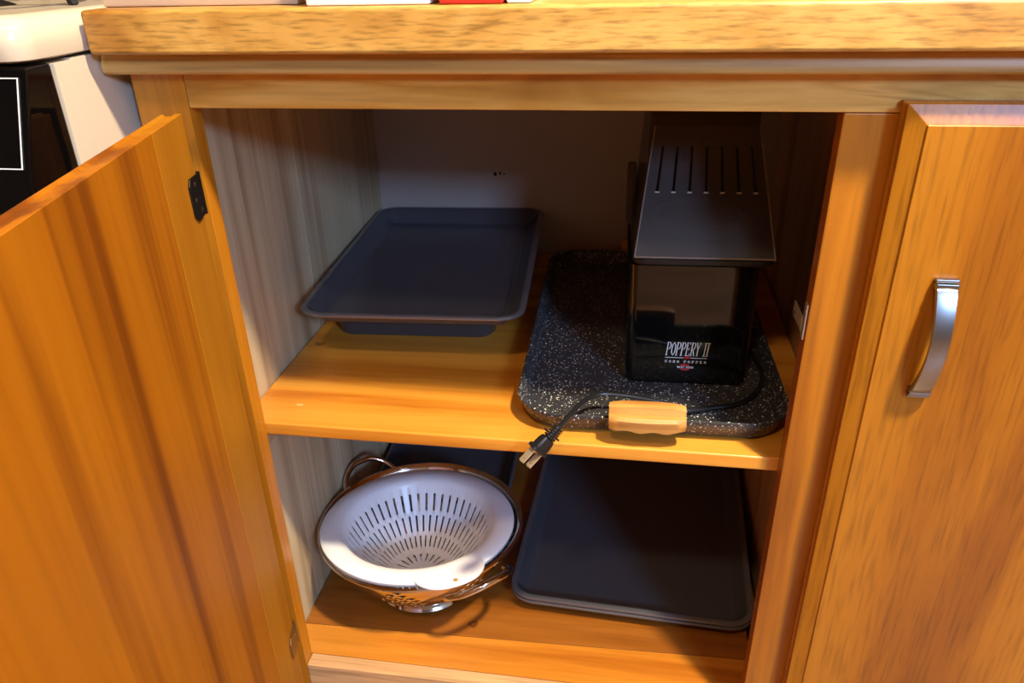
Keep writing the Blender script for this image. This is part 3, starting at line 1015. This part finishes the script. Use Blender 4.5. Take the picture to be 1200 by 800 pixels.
# plug axis
pa = Vector((0.3290, 0.0100, ZS + 0.0280))
pdv = Vector((-0.0300, -0.0200, -0.0300)).normalized()
pside = Vector((-0.08, 0.81, -0.57)) * math.cos(R(44)) + Vector((0.763, -0.314, -0.552)) * math.sin(R(44))
pside = (pside - pdv * pside.dot(pdv)).normalized()
pnor = pdv.cross(pside).normalized()
if pnor.y > 0:
    pnor = -pnor
PM = Matrix.Identity(4)
for r_ in range(3):
    PM[r_][0], PM[r_][1], PM[r_][2], PM[r_][3] = pside[r_], pnor[r_], pdv[r_], pa[r_]
plug_m = PPI @ PM @ Matrix.Diagonal((1.5, 1.5, 1.08, 1))
bm = bmesh.new()
lp = []
for (w, l, z) in ((0.0044, 0.0036, 0), (0.0054, 0.0044, 0.014), (0.0100, 0.0066, 0.0155), (0.0112, 0.0074, 0.019), (0.0118, 0.0078, 0.027), (0.0150, 0.0090, 0.0285), (0.0152, 0.0092, 0.0310), (0.0136, 0.0080, 0.0318)):
    lp.append([(x, y, z) for x, y in rrect(w, l, 0.0020, 4)])
loft(bm, lp)
xform(bm, plug_m)
pg = mesh_obj('plug_body', bm, M_cord, cd, smooth=35)
for k in range(5):
    bm = bmesh.new()
    z = 0.0015 + k * 0.0027
    w = 0.0070 + 0.0004 * k
    loft(bm, [[(x, y, z) for x, y in rrect(w, w * 0.8, 0.002, 4)], [(x, y, z + 0.0017) for x, y in rrect(w, w * 0.8, 0.002, 4)]])
    if k == 3:
        box(bm, -0.0075, -0.0035, -0.0018, 0.0018, z, z + 0.0018)
        box(bm, 0.0035, 0.0075, -0.0018, 0.0018, z, z + 0.0018)
    xform(bm, plug_m)
    mesh_obj('strain_relief', bm, M_cord, cd, bevel=0.0003)
for sx in (-1, 1):
    bm = bmesh.new()
    # blade with a round hole: ring of quads
    c0, n = 0.0445, 8
    outl = [(0.0024, c0), (0.0024, 0.0480), (0, 0.0486), (-0.0024, 0.0480), (-0.0024, c0), (-0.0024, 0.0305), (0, 0.0305), (0.0024, 0.0305)]
    inn = [(0.0011 * math.cos(math.pi / 4 * k), c0 + 0.0011 * math.sin(math.pi / 4 * k)) for k in range(8)]
    va = [[bm.verts.new((sx * 0.0040 + off, p[0], p[1])) for p in outl] for off in (-0.0007, 0.0007)]
    vi = [[bm.verts.new((sx * 0.0040 + off, p[0], p[1])) for p in inn] for off in (-0.0007, 0.0007)]
    for k in range(n):
        k2 = (k + 1) % n
        bm.faces.new((va[0][k], va[0][k2], vi[0][k2], vi[0][k]))
        bm.faces.new((va[1][k], vi[1][k], vi[1][k2], va[1][k2]))
        bm.faces.new((va[0][k], va[1][k], va[1][k2], va[0][k2]))
        bm.faces.new((vi[0][k], vi[0][k2], vi[1][k2], vi[1][k]))
    xform(bm, plug_m)
    mesh_obj('prong', bm, M_brass, cd)

# ------------------------------------------------------------------ steel colander with white strainer inside
CX, CY, CB = 0.1155, 0.166, 0.1190
cl = thing('colander', 'polished stainless steel colander with loop handles on the cabinet bottom', 'colander', (CX, CY, CB))
cl.rotation_euler = (R(-3.0), R(-0.6), 0)
cl.location = (CX + 0.0035, CY + 0.0005, CB + 0.0038)
n = 160
prof = []
RB, RR, Z0, Z1 = 0.067, 0.1395, 0.016, 0.107
prof.append((0.0, Z0))
prof.append((0.045, Z0))
rows = 24
for i in range(rows + 1):
    a = i / rows
    prof.append((0.050 + (RR - 0.051) * a ** 0.53, Z0 + (Z1 - Z0) * a ** 1.15))


def keep_steel(i, k):
    # triangular clusters of drain holes, one of them facing forward
    j, kk = i - 8, (k + 10) % 20
    tri = {2: (4, 7, 10, 13, 16), 4: (5, 8, 11, 14), 6: (4, 7, 10, 13, 16), 8: (5, 8, 11, 14), 10: (7, 10, 13), 12: (8, 11), 14: (10,)}
    return kk not in tri.get(j, ())


bm = bmesh.new()
lathe(bm, prof, n, keep_steel)
bo = mesh_obj('bowl', bm, M_steel, cl, smooth=60)
sm = bo.modifiers.new('thickness', 'SOLIDIFY')
sm.thickness = 0.0010
sm.offset = 1
bm = bmesh.new()
lathe(bm, [(RR - 0.002, Z1 - 0.001), (RR + 0.0015, Z1 + 0.0022), (RR + 0.0045, Z1 + 0.0012), (RR + 0.0050, Z1 - 0.0018), (RR + 0.0025, Z1 - 0.0042), (RR - 0.001, Z1 - 0.003), (RR - 0.002, Z1 - 0.001)], 96)
mesh_obj('rim', bm, M_steel, cl, smooth=60)
bm = bmesh.new()
lathe(bm, [(RB - 0.006, Z0 + 0.003), (RB - 0.004, 0.006), (RB, 0.001), (RB + 0.002, 0.0), (RB + 0.003, 0.0012), (RB + 0.0015, 0.003), (RB - 0.002, 0.008), (RB - 0.0035, Z0 + 0.003)], 72)
mesh_obj('foot_ring', bm, M_steel, cl, smooth=60)
for a in (137, -44):
    bm = bmesh.new()
    pts = [(RR - 0.004, -0.046, Z1 - 0.020), (RR + 0.006, -0.044, Z1 - 0.012), (RR + 0.022, -0.036, Z1 - 0.001), (RR + 0.034, -0.018, Z1 + 0.009), (RR + 0.036, 0, Z1 + 0.011), (RR + 0.034, 0.018, Z1 + 0.009), (RR + 0.022, 0.036, Z1 - 0.001), (RR + 0.006, 0.044, Z1 - 0.012), (RR - 0.004, 0.046, Z1 - 0.020)]
    tube(bm, catmull(pts, 6), 0.0043, 10)
    xform(bm, Matrix.Rotation(R(a), 4, 'Z'))
    mesh_obj('loop_handle', bm, M_steel, cl, smooth=True)

ws = thing('plastic_strainer', 'white slotted plastic strainer with a hanging tab nested in the steel colander', 'strainer', (0.1142, 0.1695, 0.2325))
nz = Vector((-0.0118, 0.1049, 1)).normalized()
ws.rotation_euler = Vector((0, 0, 1)).rotation_difference(nz).to_euler()
n = 336
# profile from the centre of the floor up to the flat rim; z measured from the rim
profw = [(0.0, -0.0900), (0.020, -0.0900), (0.025, -0.0900), (0.040, -0.0890), (0.045, -0.0872),
         (0.050, -0.0835), (0.0625, -0.0725), (0.067, -0.0675), (0.082, -0.0490), (0.086, -0.0430), (0.0985, -0.0205), (0.1035, -0.0085),
         (0.106, -0.0035), (0.110, -0.0008), (0.118, 0.0), (0.1345, -0.0012), (0.1362, -0.0030), (0.1360, -0.0075)]


def keep_white(i, k):
    if i == 2:
        return k % 14 not in (0, 1, 2, 3)
    if i == 5:
        return k % 7 not in (0, 1)
    if i == 7:
        return k % 7 not in (3, 4)
    if i == 9:
        return k % 7 not in (0, 1)
    return True


bm = bmesh.new()
lathe(bm, profw, n, keep_white)
wo = mesh_obj('strainer_bowl', bm, M_white, ws, smooth=45)
sm = wo.modifiers.new('thickness', 'SOLIDIFY')
sm.thickness = 0.0016
sm.offset = -1
# hanging tab
bm = bmesh.new()
ta = R(-56)
outl = []
for k in range(25):
    t = -1 + 2 * k / 24
    rr = 0.1335 + 0.024 * (1 - abs(t) ** 2.6) ** 0.8 if abs(t) < 1 else 0.1335
    aa = ta + t * R(21)
    outl.append((rr * math.cos(aa), rr * math.sin(aa)))
for k in range(12, -13, -4):
    aa = ta + k / 12 * R(20)
    outl.append((0.120 * math.cos(aa), 0.120 * math.sin(aa)))
prism(bm, outl, -0.0022, 0.0006, 2)
mesh_obj('hanging_tab', bm, M_white, ws, bevel=0.0006, smooth=40)
bm = bmesh.new()
lathe(bm, [(0, 0.0002), (0.0030, 0.0002), (0.0034, -0.001), (0, -0.001)], 16)
xform(bm, Matrix.Translation((0.1475 * math.cos(ta), 0.1475 * math.sin(ta), 0.00075)))
mesh_obj('tab_hole', bm, plain('tab_hole_shadow', srgb(176, 128, 70), 0.7), ws)

# ------------------------------------------------------------------ things standing along the worktop's edge
ZK = 0.9111
o = boxo('cutting_board', (-0.052, 0.119, -0.010, 0.24, ZK, ZK + 0.014), plain('white_board_plastic', srgb(196, 170, 144), 0.4), bevel=0.002)
tag(o, 'flat cream board lying on the worktop beside the stove', 'board')
o = boxo('paper_carton', (0.134, 0.232, -0.031, 0.10, ZK, ZK + 0.07), M_paper, bevel=0.002)
tag(o, 'white paper carton on the worktop between cream board and red carton', 'carton')
o = boxo('red_carton', (0.240, 0.2885, -0.034, 0.08, ZK, ZK + 0.09), M_red, bevel=0.002)
tag(o, 'red carton standing near the worktop edge', 'carton')
o = boxo('small_carton', (0.2905, 0.309, -0.030, 0.05, ZK, ZK + 0.06), M_paper, bevel=0.002)
tag(o, 'small narrow white carton beside the red carton on the worktop', 'carton')
